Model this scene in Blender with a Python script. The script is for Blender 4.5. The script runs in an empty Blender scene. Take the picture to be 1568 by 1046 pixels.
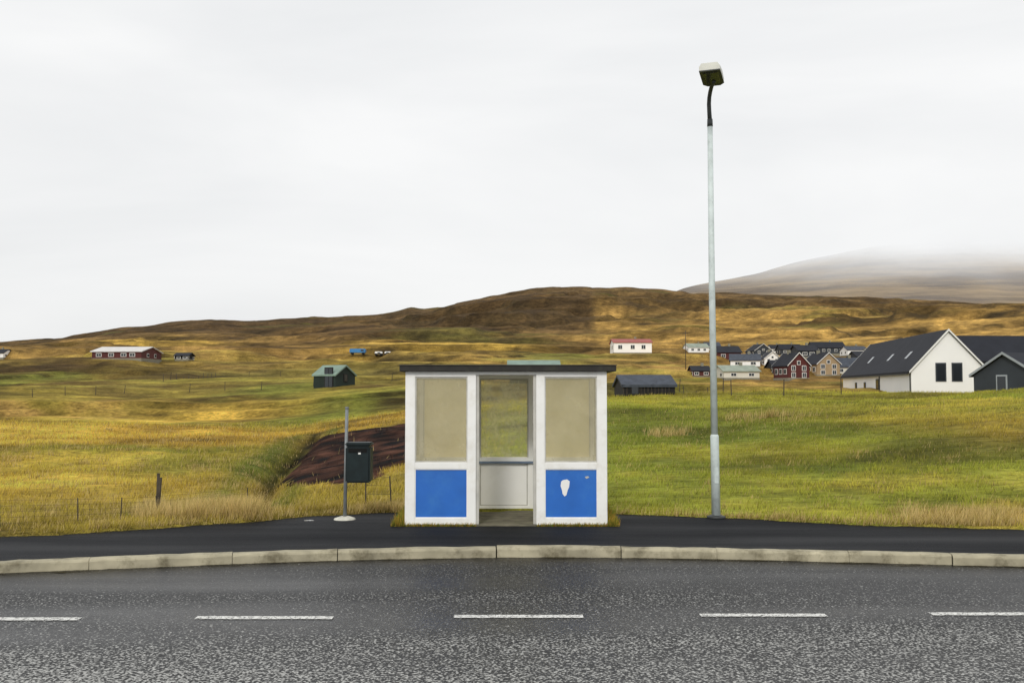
import bpy, bmesh, math, random
import numpy as np
from mathutils import Vector, Matrix
random.seed(7); rng=np.random.default_rng(7)
S=bpy.context.scene
TH=math.atan(77/1524.0); F=1524.0; CH=2.0
ct,st=math.cos(TH),math.sin(TH)
def P(px,row,y):
    z=y*math.tan(TH+math.atan((523-row)/F)); yc=y*ct+z*st
    return Vector(((px-784)/F*yc,y,z+CH))
def YG(row,z=0.0):
    return (z-CH)/math.tan(TH+math.atan((523-row)/F))
def proj(x,y,z):
    z=z-CH; yc=y*ct+z*st; return 784+F*x/yc, 523-F*(-y*st+z*ct)/yc
# ---------------------------------------------------------------- noise
TB=rng.random((256,256))
def vn(x,y,s=0):
    x=np.asarray(x,float)+s*17.3; y=np.asarray(y,float)+s*9.7
    xi=np.floor(x).astype(int); yi=np.floor(y).astype(int); fx=x-xi; fy=y-yi
    fx=fx*fx*(3-2*fx); fy=fy*fy*(3-2*fy)
    a=TB[xi&255,yi&255]; b=TB[(xi+1)&255,yi&255]; c=TB[xi&255,(yi+1)&255]; d=TB[(xi+1)&255,(yi+1)&255]
    return (a*(1-fx)+b*fx)*(1-fy)+(c*(1-fx)+d*fx)*fy
def fbm(x,y,s=0,o=4):
    r=0;a=.5;t=0
    for i in range(o):
        r=r+a*vn(x*2**i,y*2**i,s+i); t+=a; a*=.5
    return r/t-.5
def sst(a,b,x):
    t=np.clip((x-a)/(b-a),0,1); return t*t*(3-2*t)
# ---------------------------------------------------------------- curves of road edges (world x -> world y)
def curve(pts,z):
    xs=[];ys=[]
    for px,row in pts:
        y=YG(row,z); p=P(px,row,y); xs.append(p.x); ys.append(y)
    return np.array(xs),np.array(ys)
kx,ky=curve([(0,877),(180,872),(350,863),(540,857),(784,853),(1000,855),(1150,858),(1400,862),(1568,868)],-.12)
kp=np.polyfit(kx,ky,4)
def kerb_y(x):
    x=np.asarray(x,float); xc=np.clip(x,kx[0],kx[-1]); y=np.polyval(kp,xc)
    s0=np.polyval(np.polyder(kp),kx[0])*.4; s1=np.polyval(np.polyder(kp),kx[-1])*.4
    return y+np.where(x<kx[0],(x-kx[0])*s0*.4,0)+np.where(x>kx[-1],(x-kx[-1])*s1*.4,0)
bx,by=curve([(0,822),(120,817),(250,809),(400,797),(480,790),(600,785),(784,784),(940,786),(1080,792),(1200,798),(1330,804),(1568,812)],0)
def back_y(x):
    x=np.asarray(x,float); y=np.interp(x,bx,by)
    return y+.05*np.sin(x*2.1)+.04*np.sin(x*5.3+1)
# ---------------------------------------------------------------- terrain height
PX=np.array([-600,0,120,250,380,450,560,620,690,784,860,930,1000,1100,1200,1300,1450,1568,2200],float)
def tab(d): 
    k=sorted(d); return np.interp(PX,k,[d[i] for i in k])
stops=[]
def zst(y,d): stops.append((y,(tab(d)-CH)/y))
def rst(y,d):
    r=tab(d); stops.append((y,np.tan(TH+np.arctan((523-r)/F))))
zst(13,{-600:-.05,2200:0})
zst(16,{-600:-.15,0:-.12,450:-.02,784:0,930:.04,1568:.10,2200:.14})
zst(22,{-600:-.7,0:-.6,250:-.55,450:-.5,560:-.3,620:-.15,784:.05,930:.22,1100:.35,1300:.5,1568:.7,2200:.9})
zst(32,{-600:-.9,0:-.75,250:-.7,400:-.7,450:-.7,620:.0,784:.3,930:.55,1100:.7,1300:1.05,1568:1.5,2200:1.8})
rst(46,{-600:690,0:678,250:673,400:674,450:676,520:664,620:650,784:638,930:630,1100:626,1300:617,1568:598,2200:590})
rst(60,{-600:655,0:645,250:650,450:650,620:632,784:620,930:613,1100:614,1300:613,1568:604,2200:600})
rst(75,{-600:636,0:628,250:632,450:630,620:616,784:614,930:612,1100:612,1300:617,1568:612,2200:606})
rst(100,{-600:612,0:610,250:612,450:604,620:600,784:600,930:603,1100:602,1300:608,1568:606,2200:600})
rst(150,{-600:590,0:588,250:582,450:582,620:580,784:584,930:588,1100:590,1300:592,1568:588,2200:580})
rst(230,{-600:566,0:562,250:558,450:562,620:562,784:565,930:570,1100:572,1300:574,1568:560,2200:550})
rst(350,{-600:552,0:548,120:545,250:541,450:546,620:545,784:548,930:552,1100:555,1300:552,1568:540,2200:530})
rst(550,{-600:548,0:543,120:535,250:528,450:532,620:530,784:530,930:530,1100:532,1300:528,1568:510,2200:500})
rst(900,{-600:546,0:538,120:526,250:513,450:512,620:508,784:503,930:500,1100:497,1300:490,1568:488,2200:480})
sky={-600:545,0:530,60:524,110:515,180:503,230:501,265:493,320:488,380:492,430:488,480:485,560:483,610:477,628:471,650:475,690:471,740:458,800:448,860:442,930:441,990:442,1030:447,1100:450,1200:455,1350:462,1450:467,1568:476,2200:500}
sk=sorted(sky); 
NP,NY=420,340
gp=np.linspace(-600,2200,NP); gy=np.linspace(math.log(13),math.log(2700),NY)
skr=np.interp(gp,sk,[sky[i] for i in sk])
E=np.zeros((NY,NP)); lys=[math.log(s[0]) for s in stops]+[math.log(1500),math.log(1900),math.log(2700)]
rows=[np.interp(gp,PX,s[1]) for s in stops]+[np.tan(TH+np.arctan((523-skr)/F)),np.tan(TH+np.arctan((523-skr-10)/F)),np.tan(TH+np.arctan((523-skr-60)/F))]
rows=np.array(rows)
for j in range(NP): E[:,j]=np.interp(gy,lys,rows[:,j])
def blur(A,ax,r):
    k=np.ones(2*r+1)/(2*r+1); pad=[(0,0),(0,0)]; pad[ax]=(r,r); B=np.pad(A,pad,mode='edge')
    return np.apply_along_axis(lambda v:np.convolve(v,k,'valid'),ax,B)
for _ in range(2): E=blur(E,0,4)
E=blur(E,1,1)
def scarps(x,y):
    wx=x+3*fbm(x/9,y/9,77,2); lf=.3+.7*sst(-520,-100,x*1500/np.clip(y,400,2700))
    out=[]
    f=fbm(wx/40,y/17,71,3); out+=[(f-.07,.6,.022),(f+.08,.6,.022)]; w=sst(45,80,y)*(1-sst(240,380,y)); out=[(a,b*w,c,w) for a,b,c in out]
    f=fbm(x/110,y/46,72,4); w=sst(150,260,y)*(1-sst(800,1100,y)); out+=[(f-.09,2.4*w,.02,w),(f,2.2*w,.02,w),(f+.09,2.2*w,.02,w)]
    f=fbm(x/260,y/110,73,5); w=sst(450,700,y)*(1-.55*sst(1250,1450,y)); out+=[(f-.1,8*w*lf,.022,w),(f,8*w*lf,.022,w),(f+.1,8*w*lf,.022,w)]
    return out
def h(x,y):
    x=np.asarray(x,float); y=np.asarray(y,float); ys=np.clip(y,13.0,2690)
    px=784+F*x/ys; lf=.15+.85*sst(150,650,px)
    px=np.clip(px,-599,2199); fj=(px+600)/2800*(NP-1); fi=(np.log(ys)-gy[0])/(gy[-1]-gy[0])*(NY-1)
    i=np.clip(fi.astype(int),0,NY-2); j=np.clip(fj.astype(int),0,NP-2); a=fi-i; b=fj-j
    e=(E[i,j]*(1-b)+E[i,j+1]*b)*(1-a)+(E[i+1,j]*(1-b)+E[i+1,j+1]*b)*a
    z=CH+e*ys
    z=z+.34*fbm(x/5,y/4,1)*sst(17,24,y)+.9*fbm(x/14,y/9,6)*sst(22,45,y)+1.5*fbm(x/38,y/22,2)*sst(35,90,y)*(1-.5*sst(1000,1500,y))
    z=z+4.5*fbm(x/120,y/70,3)*sst(140,400,y)+12*fbm(x/260,y/200,4)*sst(500,900,y)*(1-.6*sst(1200,1500,y))*lf
    z=z+9*fbm(x/60,y/60,5,3)*sst(1100,1450,y)*(.4+.6*lf)
    for f,amp,wd,w in scarps(x,y): z=z+amp*(sst(-wd,wd,f)-.5)
    # ditch
    d=np.abs(x-np.interp(y,dit[1],dit[0])); z=z-.5*np.exp(-(d/.55)**2)*sst(20,23,y)*(1-sst(44,52,y))
    e0=back_y(x)
    zn=-.35+.385*sst(-.35,.05,y-e0)
    w=sst(0.1,3.5,y-e0)
    z=zn*(1-w)+z*w
    return np.where(y<2.2,-.16,z)
dit=(np.array([-5.9,-6.2,-6.6,-8.6,-9.2,-10]),np.array([20,22,26,36,44,52.]))
def G(px,row,lo=14.,hi=1600.):
    ys=np.exp(np.linspace(math.log(lo),math.log(hi),1500)); 
    xs=(px-784)/F*ys
    for _ in range(2):
        zs=h(xs,ys); xs=(px-784)/F*(ys*ct+(zs-CH)*st)
    _,r=proj(xs,ys,zs)
    k=np.argmax(r<=row) if (r<=row).any() else np.argmin(r)
    return float(xs[k]),float(ys[k]),float(zs[k])
# ---------------------------------------------------------------- land cover colour, with cloud shade on the far hill painted in
C=lambda *a:np.array(a)
gold=C(.68,.44,.08); tan=C(.62,.375,.10); oliv=C(.38,.30,.055); green=C(.235,.265,.042); dgreen=C(.085,.115,.025)
brown=C(.10,.06,.024); hillb=C(.14,.088,.037); peat=C(.05,.022,.014); straw=C(.68,.51,.22); lgreen=C(.44,.40,.055)
patches=[]
def patch(px,row,hw,hh,col,s):
    x,y,_=G(px,row); _,y1,_=G(px,row-hh); _,y0,_=G(px,row+hh)
    patches.append((x,math.log(y),hw*y/F,max(.03,(math.log(max(y1,y*1.01))-math.log(min(y0,y*.99)))/2),col,s))
for a in [(200,655,300,26,gold,.95),(60,720,180,25,gold,.8),(300,725,140,30,oliv,.6),(250,683,190,6,green,.75),(40,690,60,5,green,.5),
 (550,612,110,20,green,.9),(430,600,80,14,green,.85),(420,728,38,32,dgreen,.75),(560,760,120,22,oliv,.7),(80,628,160,10,C(.7,.42,.13),.9),
 (330,640,130,10,gold,.9),(60,568,110,7,brown,.85),(350,572,120,6,brown,.6),(50,580,80,6,green,.8),(250,598,200,7,brown,.55),(240,612,120,6,oliv,.6),
 (1480,635,200,28,gold,.85),(1200,720,330,70,green,.55),(1000,650,120,34,green,.9),(1060,662,90,14,dgreen,.65),(1330,740,220,22,lgreen,.85),(1150,690,180,14,lgreen,.75),
 (1500,795,140,9,tan,.8),(1130,786,200,7,lgreen,.75),(700,530,160,9,gold,.85),(240,524,150,9,gold,.85),(600,522,80,5,gold,.6),(120,785,260,20,oliv,.7),
 (850,545,80,6,dgreen,.7),(720,560,200,8,brown,.5),(1000,600,90,8,green,.7),(1180,590,140,7,tan,.8),(1400,690,90,18,dgreen,.4),(1250,655,60,14,dgreen,.55),(1250,715,50,8,dgreen,.45),(1100,745,60,8,dgreen,.35),(300,502,320,9,brown,.8),(640,497,280,15,brown,.85),(800,470,130,15,brown,.85),(1220,466,400,6,brown,.6),(1150,505,260,14,tan,.5),(420,700,60,20,oliv,.6)]:
    patch(*a)
pp=[G(px,r)[:2] for px,r in [(418,752),(455,710),(466,682),(530,662),(625,648),(700,648),(690,690),(620,706),(566,734),(525,748)]]
def inpoly(x,y,poly):
    ins=np.zeros(x.shape,bool); n=len(poly)
    for i in range(n):
        x0,y0=poly[i]; x1,y1=poly[(i+1)%n]
        c=((y0>y)!=(y1>y))&(x<(x1-x0)*(y-y0)/((y1-y0) if y1!=y0 else 1e-9)+x0); ins^=c
    return ins
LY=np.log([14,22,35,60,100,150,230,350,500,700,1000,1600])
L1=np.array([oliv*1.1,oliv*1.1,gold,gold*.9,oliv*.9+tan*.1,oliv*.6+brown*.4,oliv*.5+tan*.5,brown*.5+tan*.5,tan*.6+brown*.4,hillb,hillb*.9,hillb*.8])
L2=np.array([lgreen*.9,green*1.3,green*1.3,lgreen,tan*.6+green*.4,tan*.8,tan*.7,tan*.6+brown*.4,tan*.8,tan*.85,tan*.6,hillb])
def cov_shade(x,y):
    ys=np.clip(y,14,1600); ly=np.log(ys)
    wx=x+fbm(x/(ys*.09),y/(ys*.25),11)*ys*.06; wl=ly+fbm(x/(ys*.06),ly*9,12)*.22
    px=784+F*x/ys
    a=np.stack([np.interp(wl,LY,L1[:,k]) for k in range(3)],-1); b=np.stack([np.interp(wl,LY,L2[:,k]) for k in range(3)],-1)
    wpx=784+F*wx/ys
    m=np.where(y>300,sst(900,920,px),sst(600,800,wpx))[...,None]; c=a*(1-m)+b*m  # far hill: cloud-shaded left and sunlit right painted into the colour
    for (x0,l0,rx,ry,col,s) in patches:
        g=s*np.exp(-(((wx-x0)/rx)**2)**1.5-(((wl-l0)/ry)**2)**1.3); g=g[...,None]; c=c*(1-g)+col*g
    n0=fbm(x/.7,y/.7,19)*1.6; n1=fbm(x/2.4,y/2.4,20)*1.8; n2=fbm(x/12,y/7,21)*2.2; n3=fbm(x/60,y/28,22)*2.6; n4=fbm(x/200,y/80,23)*2.6; n5=fbm(x/26,y/12,24)*2.4
    far1=sst(60,200,y); far2=sst(250,500,y); turf=m[...,0]*(1-far1)
    dk=np.clip(n2*1.0*(1-.6*far1)+n3*far1*1.0+n5*.7*far1+n4*far2*.8,-1,1)[...,None]
    c=c*(1+.55*dk*(1-.15*turf[...,None]))
    t=np.clip(n3*(1-far1*.3)*1.3+n2*.7-.2,0,.75)[...,None]*(y<260)[...,None]; c=c*(1-t)+green*1.1*t
    t=np.clip(-n2*1.1-n1*.6-.22,0,.65)*(1-far2)*(1-.6*turf); t=t[...,None]; c=c*(1-t)+brown*1.7*t
    t=(np.clip(n1*.9+n2*.6-.25,0,.6)*(1-far1)*(1-.1*turf))[...,None]; c=c*(1-t)+gold*.95*t
    t=(np.clip(fbm(x/40,y/16,31)*6-.5,0,1)*.8*far1*sst(120,200,y))[...,None]; c=c*(1-t)+brown*.8*t
    t=(np.clip(fbm((x+y*.4)/80,y/20,33)*6-.6,0,1)*.7*far2)[...,None]; c=c*(1-t)+brown*.65*t
    t=(np.clip(fbm(x/24,y/11,35)*6-.9,0,1)*.75*far2)[...,None]; c=c*(1-t)+brown*.65*t
    t=(np.clip(fbm(x/90,y/30,38)*6-.7,0,1)*.45*far1)[...,None]; c=c*(1-t)+C(.17,.17,.035)*t
    br=np.clip(.55+fbm(x/(ys*.05),y/(ys*.1),37)*3,0,1)
    for f,amp,wd,w in scarps(x,y):
        t=(np.exp(-(f/(wd*1.15))**2)*w*.85*br)[...,None]; c=c*(1-t)+C(.05,.035,.015)*t
    c=c*(1+.5*n1*(1-.2*turf)+.35*n0*(1-far1))[...,None]
    ins=inpoly(x+fbm(x/1.5,y/1.5,40)*1.4,y+fbm(x/1.5,y/1.5,41)*3,pp)&(y<90)
    fu=np.sin((x*.8+y*.25+fbm(x/2,y/2,43)*2)*5)
    c=np.where(ins[...,None],peat*(1+.5*fu+1.8*np.clip(fbm(x/.6,y/.6,42)*3,-.3,1.3))[...,None],c)
    d=np.abs(x-np.interp(y,dit[1],dit[0])); t=(.9*np.exp(-(d/.4)**2)*((y>20)&(y<50)))[...,None]; c=c*(1-t)+C(.02,.02,.01)*t
    t=(.7*np.exp(-((d-.9)/.5)**2)*((y>18)&(y<52))*(~ins))[...,None]; c=c*(1-t)+dgreen*1.5*t
    return np.clip(c,.008,.75)
# ---------------------------------------------------------------- material helpers
def newmat(name):
    m=bpy.data.materials.new(name); m.use_nodes=True; nt=m.node_tree; nt.nodes.clear()
    return m,nt,nt.nodes.new,nt.links.new
def pm(name,col,rough=.6,var=.15,scale=4,bump=0.,metal=0,spec=.4,stain=None,stain_amt=.0,stain_scale=2):
    m,nt,N,K=newmat(name); o=N('ShaderNodeOutputMaterial'); b=N('ShaderNodeBsdfPrincipled'); K(b.outputs[0],o.inputs[0])
    tc=N('ShaderNodeTexCoord'); n=N('ShaderNodeTexNoise'); n.inputs['Scale'].default_value=scale; n.inputs['Detail'].default_value=6
    K(tc.outputs['Object'],n.inputs['Vector'])
    r=N('ShaderNodeValToRGB'); r.color_ramp.elements[0].position=.3; r.color_ramp.elements[1].position=.7
    r.color_ramp.elements[0].color=(*[c*(1-var) for c in col],1); r.color_ramp.elements[1].color=(*[min(1,c*(1+var)) for c in col],1)
    K(n.outputs[0],r.inputs[0]); out=r.outputs[0]
    if stain:
        n2=N('ShaderNodeTexNoise'); n2.inputs['Scale'].default_value=stain_scale; n2.inputs['Detail'].default_value=8; n2.inputs['Roughness'].default_value=.7; K(tc.outputs['Object'],n2.inputs['Vector'])
        mr=N('ShaderNodeMapRange'); mr.inputs[1].default_value=.5; mr.inputs[2].default_value=.72; mr.inputs[4].default_value=stain_amt; K(n2.outputs[0],mr.inputs[0])
        mx=N('ShaderNodeMix'); mx.data_type='RGBA'; K(mr.outputs[0],mx.inputs[0]); K(out,mx.inputs[6]); mx.inputs[7].default_value=(*stain,1); out=mx.outputs[2]
    K(out,b.inputs['Base Color']); b.inputs['Roughness'].default_value=rough; b.inputs['Metallic'].default_value=metal; b.inputs['Specular IOR Level'].default_value=spec
    if bump:
        bm=N('ShaderNodeBump'); bm.inputs['Strength'].default_value=bump; bm.inputs['Distance'].default_value=.01; K(n.outputs[0],bm.inputs['Height']); K(bm.outputs[0],b.inputs['Normal'])
    return m
WHITE=pm('white_paint',(.86,.86,.84),.4,.03,3,stain=(.58,.54,.44),stain_amt=.4,stain_scale=4)
BLUE=pm('blue_panel',(.022,.14,.52),.4,.08,3,stain=(.045,.2,.54),stain_amt=.7)
DARK=pm('dark_fascia',(.02,.018,.016),.7,.3,8,stain=(.05,.055,.03),stain_amt=.6,stain_scale=5)
GREYF=pm('grey_frame',(.50,.49,.45),.5,.15,5)
PANEL=pm('cream_panel',(.92,.92,.90),.5,.02,3,stain=(.7,.67,.58),stain_amt=.3)
CONC=pm('concrete',(.24,.225,.17),.9,.2,6,.4,stain=(.07,.07,.04),stain_amt=.7,stain_scale=4)
GALV=pm('galvanised_steel',(.58,.65,.64),.55,.10,6,metal=.0,stain=(.38,.43,.42),stain_amt=.8,stain_scale=7)
POSTM=pm('weathered_post',(.22,.24,.25),.55,.2,8,metal=.2)
GALVD=pm('dark_steel',(.045,.05,.05),.5,.2,8)
BINM=pm('bin_paint',(.008,.016,.018),.5,.3,6,spec=.25)
WOOD=pm('fence_wood',(.065,.052,.038),.9,.4,9,.4)
HWHITE=pm('house_white',(.86,.86,.84),.7,.03,.6)
HWH2=pm('house_cream',(.66,.64,.56),.7,.06,.6)
HRED=pm('house_red',(.085,.018,.016),.7,.15,.6)
HDARK=pm('house_charcoal',(.03,.037,.045),.7,.2,.6)
HTAR=pm('tarred_timber',(.012,.011,.011),.85,.5,2)
HTAN=pm('house_timber',(.36,.26,.15),.7,.12,.6)
HGREY=pm('house_grey',(.3,.33,.35),.7,.1,.6)
RBLK=pm('roof_black',(.02,.022,.029),.7,.15,.8,spec=.15)
RRED=pm('roof_red',(.33,.075,.06),.6,.15,.8)
RGRN=pm('roof_green',(.19,.27,.22),.6,.2,.8)
RGR2=pm('roof_faded_green',(.26,.30,.24),.6,.2,.8)
RGREY=pm('roof_grey',(.06,.07,.09),.7,.25,1.5,spec=.2,stain=(.015,.017,.022),stain_amt=.95,stain_scale=1.6)
RLT=pm('roof_light',(.62,.6,.58),.6,.1,.8)
HGRN=pm('house_green',(.014,.024,.019),.8,.2,.8)
GLASSD=pm('window_glass',(.02,.025,.03),.12,.2,.5,spec=.6)
TRIM=pm('window_trim',(.75,.75,.72),.6,.05,1)
CARB=pm('tanker_blue',(.04,.2,.45),.4,.1,1)
TYRE=pm('tyre',(.015,.015,.015),.8,.1,4)
# ---------------------------------------------------------------- mesh helpers
def link(o,parent=None):
    S.collection.objects.link(o)
    if parent: o.parent=parent
    return o
def empty(name,loc=(0,0,0),yaw=0):
    e=bpy.data.objects.new(name,None); e.location=loc; e.rotation_euler=(0,0,yaw); e.empty_display_size=.2; S.collection.objects.link(e); return e
def mesh(name,v,f,mats,parent=None,smooth=False,mi=None):
    me=bpy.data.meshes.new(name); me.from_pydata([tuple(a) for a in v],[],f)
    for m in (mats if isinstance(mats,list) else [mats]): me.materials.append(m)
    if mi: me.polygons.foreach_set('material_index',mi)
    if smooth: me.polygons.foreach_set('use_smooth',[True]*len(me.polygons))
    me.update(); return link(bpy.data.objects.new(name,me),parent)
def boxes(name,L,mat,parent=None,bev=0.):
    bm=bmesh.new()
    for (x0,x1,y0,y1,z0,z1) in L:
        r=bmesh.ops.create_cube(bm,size=1)['verts']
        for v in r: v.co=Vector(((x0+x1)/2+v.co.x*(x1-x0),(y0+y1)/2+v.co.y*(y1-y0),(z0+z1)/2+v.co.z*(z1-z0)))
    if bev: bmesh.ops.bevel(bm,geom=bm.edges[:],offset=bev,segments=2,affect='EDGES')
    me=bpy.data.meshes.new(name); bm.to_mesh(me); bm.free(); me.materials.append(mat)
    return link(bpy.data.objects.new(name,me),parent)
def tube(name,pts,rad,mat,parent=None,seg=16,cap=True):
    pts=[Vector(p) for p in pts]; v=[];f=[]
    for i,p in enumerate(pts):
        t=(pts[min(i+1,len(pts)-1)]-pts[max(i-1,0)]).normalized(); a=Vector((1,0,0)) if abs(t.x)<.9 else Vector((0,0,1)); a=(a-t*a.dot(t)).normalized(); b=t.cross(a)
        for k in range(seg):
            an=2*math.pi*k/seg; v.append(p+(a*math.cos(an)+b*math.sin(an))*rad[i])
    for i in range(len(pts)-1):
        for k in range(seg): f.append((i*seg+k,i*seg+(k+1)%seg,(i+1)*seg+(k+1)%seg,(i+1)*seg+k))
    if cap: f.append(tuple(range(seg))[::-1]); f.append(tuple(range((len(pts)-1)*seg,len(pts)*seg)))
    return mesh(name,v,f,mat,parent,True)
# ---------------------------------------------------------------- terrain mesh
ylist=np.concatenate([np.arange(-14,2.2,4),[2.1,2.3,6,10,12],np.arange(12.5,60,.22),60*1.011**np.arange(0,350)])
ylist=ylist[ylist<2650]; NU=620; us=np.linspace(-1.0,1.0,NU)*1.02
Yg,Ug=np.meshgrid(ylist,us,indexing='ij'); Xg=Ug*(Yg+22)
Zg=h(Xg,Yg); Cg=cov_shade(Xg,Yg)
def gridmesh(name,X,Y,Z,col,mat):
    n,m=X.shape; me=bpy.data.meshes.new(name); me.vertices.add(n*m)
    me.vertices.foreach_set('co',np.stack([X,Y,Z],-1).astype(np.float32).ravel())
    i=np.arange((n-1)*(m-1)); a=(i//(m-1))*m+i%(m-1); q=np.stack([a,a+1,a+m+1,a+m],-1).astype(np.int32)
    me.loops.add(q.size); me.loops.foreach_set('vertex_index',q.ravel()); me.polygons.add(len(q)); me.polygons.foreach_set('loop_start',np.arange(len(q),dtype=np.int32)*4)
    me.polygons.foreach_set('use_smooth',np.ones(len(q),bool)); me.update(calc_edges=True)
    if col is not None:
        at=me.color_attributes.new('Col','FLOAT_COLOR','POINT'); at.data.foreach_set('color',np.concatenate([col,np.ones(col.shape[:-1]+(1,))],-1).astype(np.float32).ravel())
    me.materials.append(mat); return link(bpy.data.objects.new(name,me))
m,nt,N,K=newmat('grassland'); o=N('ShaderNodeOutputMaterial'); b=N('ShaderNodeBsdfPrincipled'); K(b.outputs[0],o.inputs[0]); b.inputs['Roughness'].default_value=.95; b.inputs['Specular IOR Level'].default_value=.1
at=N('ShaderNodeAttribute'); at.attribute_name='Col'; geo=N('ShaderNodeNewGeometry'); prev=at.outputs['Color']; hs=[]
for sc,lo,hi,det in [(.05,.6,1.38,9),(.35,.64,1.36,8),(4.,.65,1.35,6)]:
    mp=N('ShaderNodeMapping'); mp.inputs['Scale'].default_value=(sc*.6,sc,sc); K(geo.outputs['Position'],mp.inputs[0]); n=N('ShaderNodeTexNoise'); n.inputs['Scale'].default_value=1; n.inputs['Detail'].default_value=det; n.inputs['Roughness'].default_value=.68; K(mp.outputs[0],n.inputs['Vector'])
    mr=N('ShaderNodeMapRange'); mr.inputs[1].default_value=.36; mr.inputs[2].default_value=.64; mr.inputs[3].default_value=lo; mr.inputs[4].default_value=hi; K(n.outputs[0],mr.inputs[0])
    vm=N('ShaderNodeVectorMath'); vm.operation='SCALE'; K(prev,vm.inputs[0]); K(mr.outputs[0],vm.inputs['Scale']); prev=vm.outputs[0]; hs.append(n.outputs[0])
K(prev,b.inputs['Base Color'])
bm=N('ShaderNodeBump'); bm.inputs['Strength'].default_value=.8; bm.inputs['Distance'].default_value=.12; K(hs[2],bm.inputs['Height'])
bm2=N('ShaderNodeBump'); bm2.inputs['Strength'].default_value=1.0; bm2.inputs['Distance'].default_value=2.6; K(hs[1],bm2.inputs['Height']); K(bm2.outputs[0],bm.inputs['Normal']); K(bm.outputs[0],b.inputs['Normal'])
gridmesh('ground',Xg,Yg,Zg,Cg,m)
# ---------------------------------------------------------------- mountain, cloud imitated in its material
mk={900:520,1020:450,1060:438,1100:430,1160:420,1200:407,1250:395,1310:383,1350:377,1400:371,1470:365,1540:368,1700:366,2300:400,3000:470}
ks=sorted(mk); ys=np.linspace(2300,4600,160); uu=(np.linspace(880,3000,420)-784)/F
Ym,Um=np.meshgrid(ys,uu,indexing='ij'); pxm=784+Um*F; top=np.interp(pxm,ks,[mk[i] for i in ks]); top=(top+np.roll(top,2,1)+np.roll(top,-2,1))/3
Et=np.tan(TH+np.arctan((523-top)/F)); t=np.clip((Ym-2300)/1300,0,1); prof=np.where(Ym<3600,t**.75,1-.25*(Ym-3600)/1000)
Xm=Um*Ym
Zm=-40+(CH+Et*3600+40)*prof+ 20*fbm(Um*Ym/260,Ym/150,51)*np.sin(np.pi*np.clip(t,0,1)*.9)
tz=Zm/45+fbm(Xm/500,Ym/500,53)*1.5; fz=tz-np.floor(tz); Zm=Zm+16*(sst(.35,.65,fz)-fz)*np.sin(np.pi*np.clip(t,0,1)*.95)
m,nt,N,K=newmat('mountain_heath_painted_mist'); o=N('ShaderNodeOutputMaterial'); df=N('ShaderNodeBsdfDiffuse'); tr=N('ShaderNodeBsdfTransparent'); mx=N('ShaderNodeMixShader'); geo=N('ShaderNodeNewGeometry'); sp=N('ShaderNodeSeparateXYZ'); K(geo.outputs['Position'],sp.inputs[0])
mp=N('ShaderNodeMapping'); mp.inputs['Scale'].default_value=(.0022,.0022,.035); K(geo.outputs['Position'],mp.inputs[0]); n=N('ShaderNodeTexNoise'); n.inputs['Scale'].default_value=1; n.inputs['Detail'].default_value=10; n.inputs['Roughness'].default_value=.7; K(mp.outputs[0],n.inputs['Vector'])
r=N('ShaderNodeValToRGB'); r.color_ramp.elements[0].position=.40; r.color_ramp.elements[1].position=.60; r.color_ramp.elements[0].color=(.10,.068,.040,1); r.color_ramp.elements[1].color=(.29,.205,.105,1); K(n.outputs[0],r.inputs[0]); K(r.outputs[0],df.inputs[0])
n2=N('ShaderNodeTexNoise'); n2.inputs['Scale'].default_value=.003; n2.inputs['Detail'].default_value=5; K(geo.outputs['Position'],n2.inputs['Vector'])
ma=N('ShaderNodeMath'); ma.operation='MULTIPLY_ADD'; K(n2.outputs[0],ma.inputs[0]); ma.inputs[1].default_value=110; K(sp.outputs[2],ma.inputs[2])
mr=N('ShaderNodeMapRange'); mr.interpolation_type='SMOOTHSTEP'; mr.inputs[1].default_value=340; mr.inputs[2].default_value=592; mr.inputs[3].default_value=.2; mr.inputs[4].default_value=1; K(ma.outputs[0],mr.inputs[0])  # painted mist: surface turns transparent with height, slight haze all over
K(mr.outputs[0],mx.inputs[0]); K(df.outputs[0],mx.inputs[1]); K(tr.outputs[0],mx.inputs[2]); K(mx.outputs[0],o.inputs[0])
gridmesh('mountain',Xm,Ym,Zm,None,m)
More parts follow.
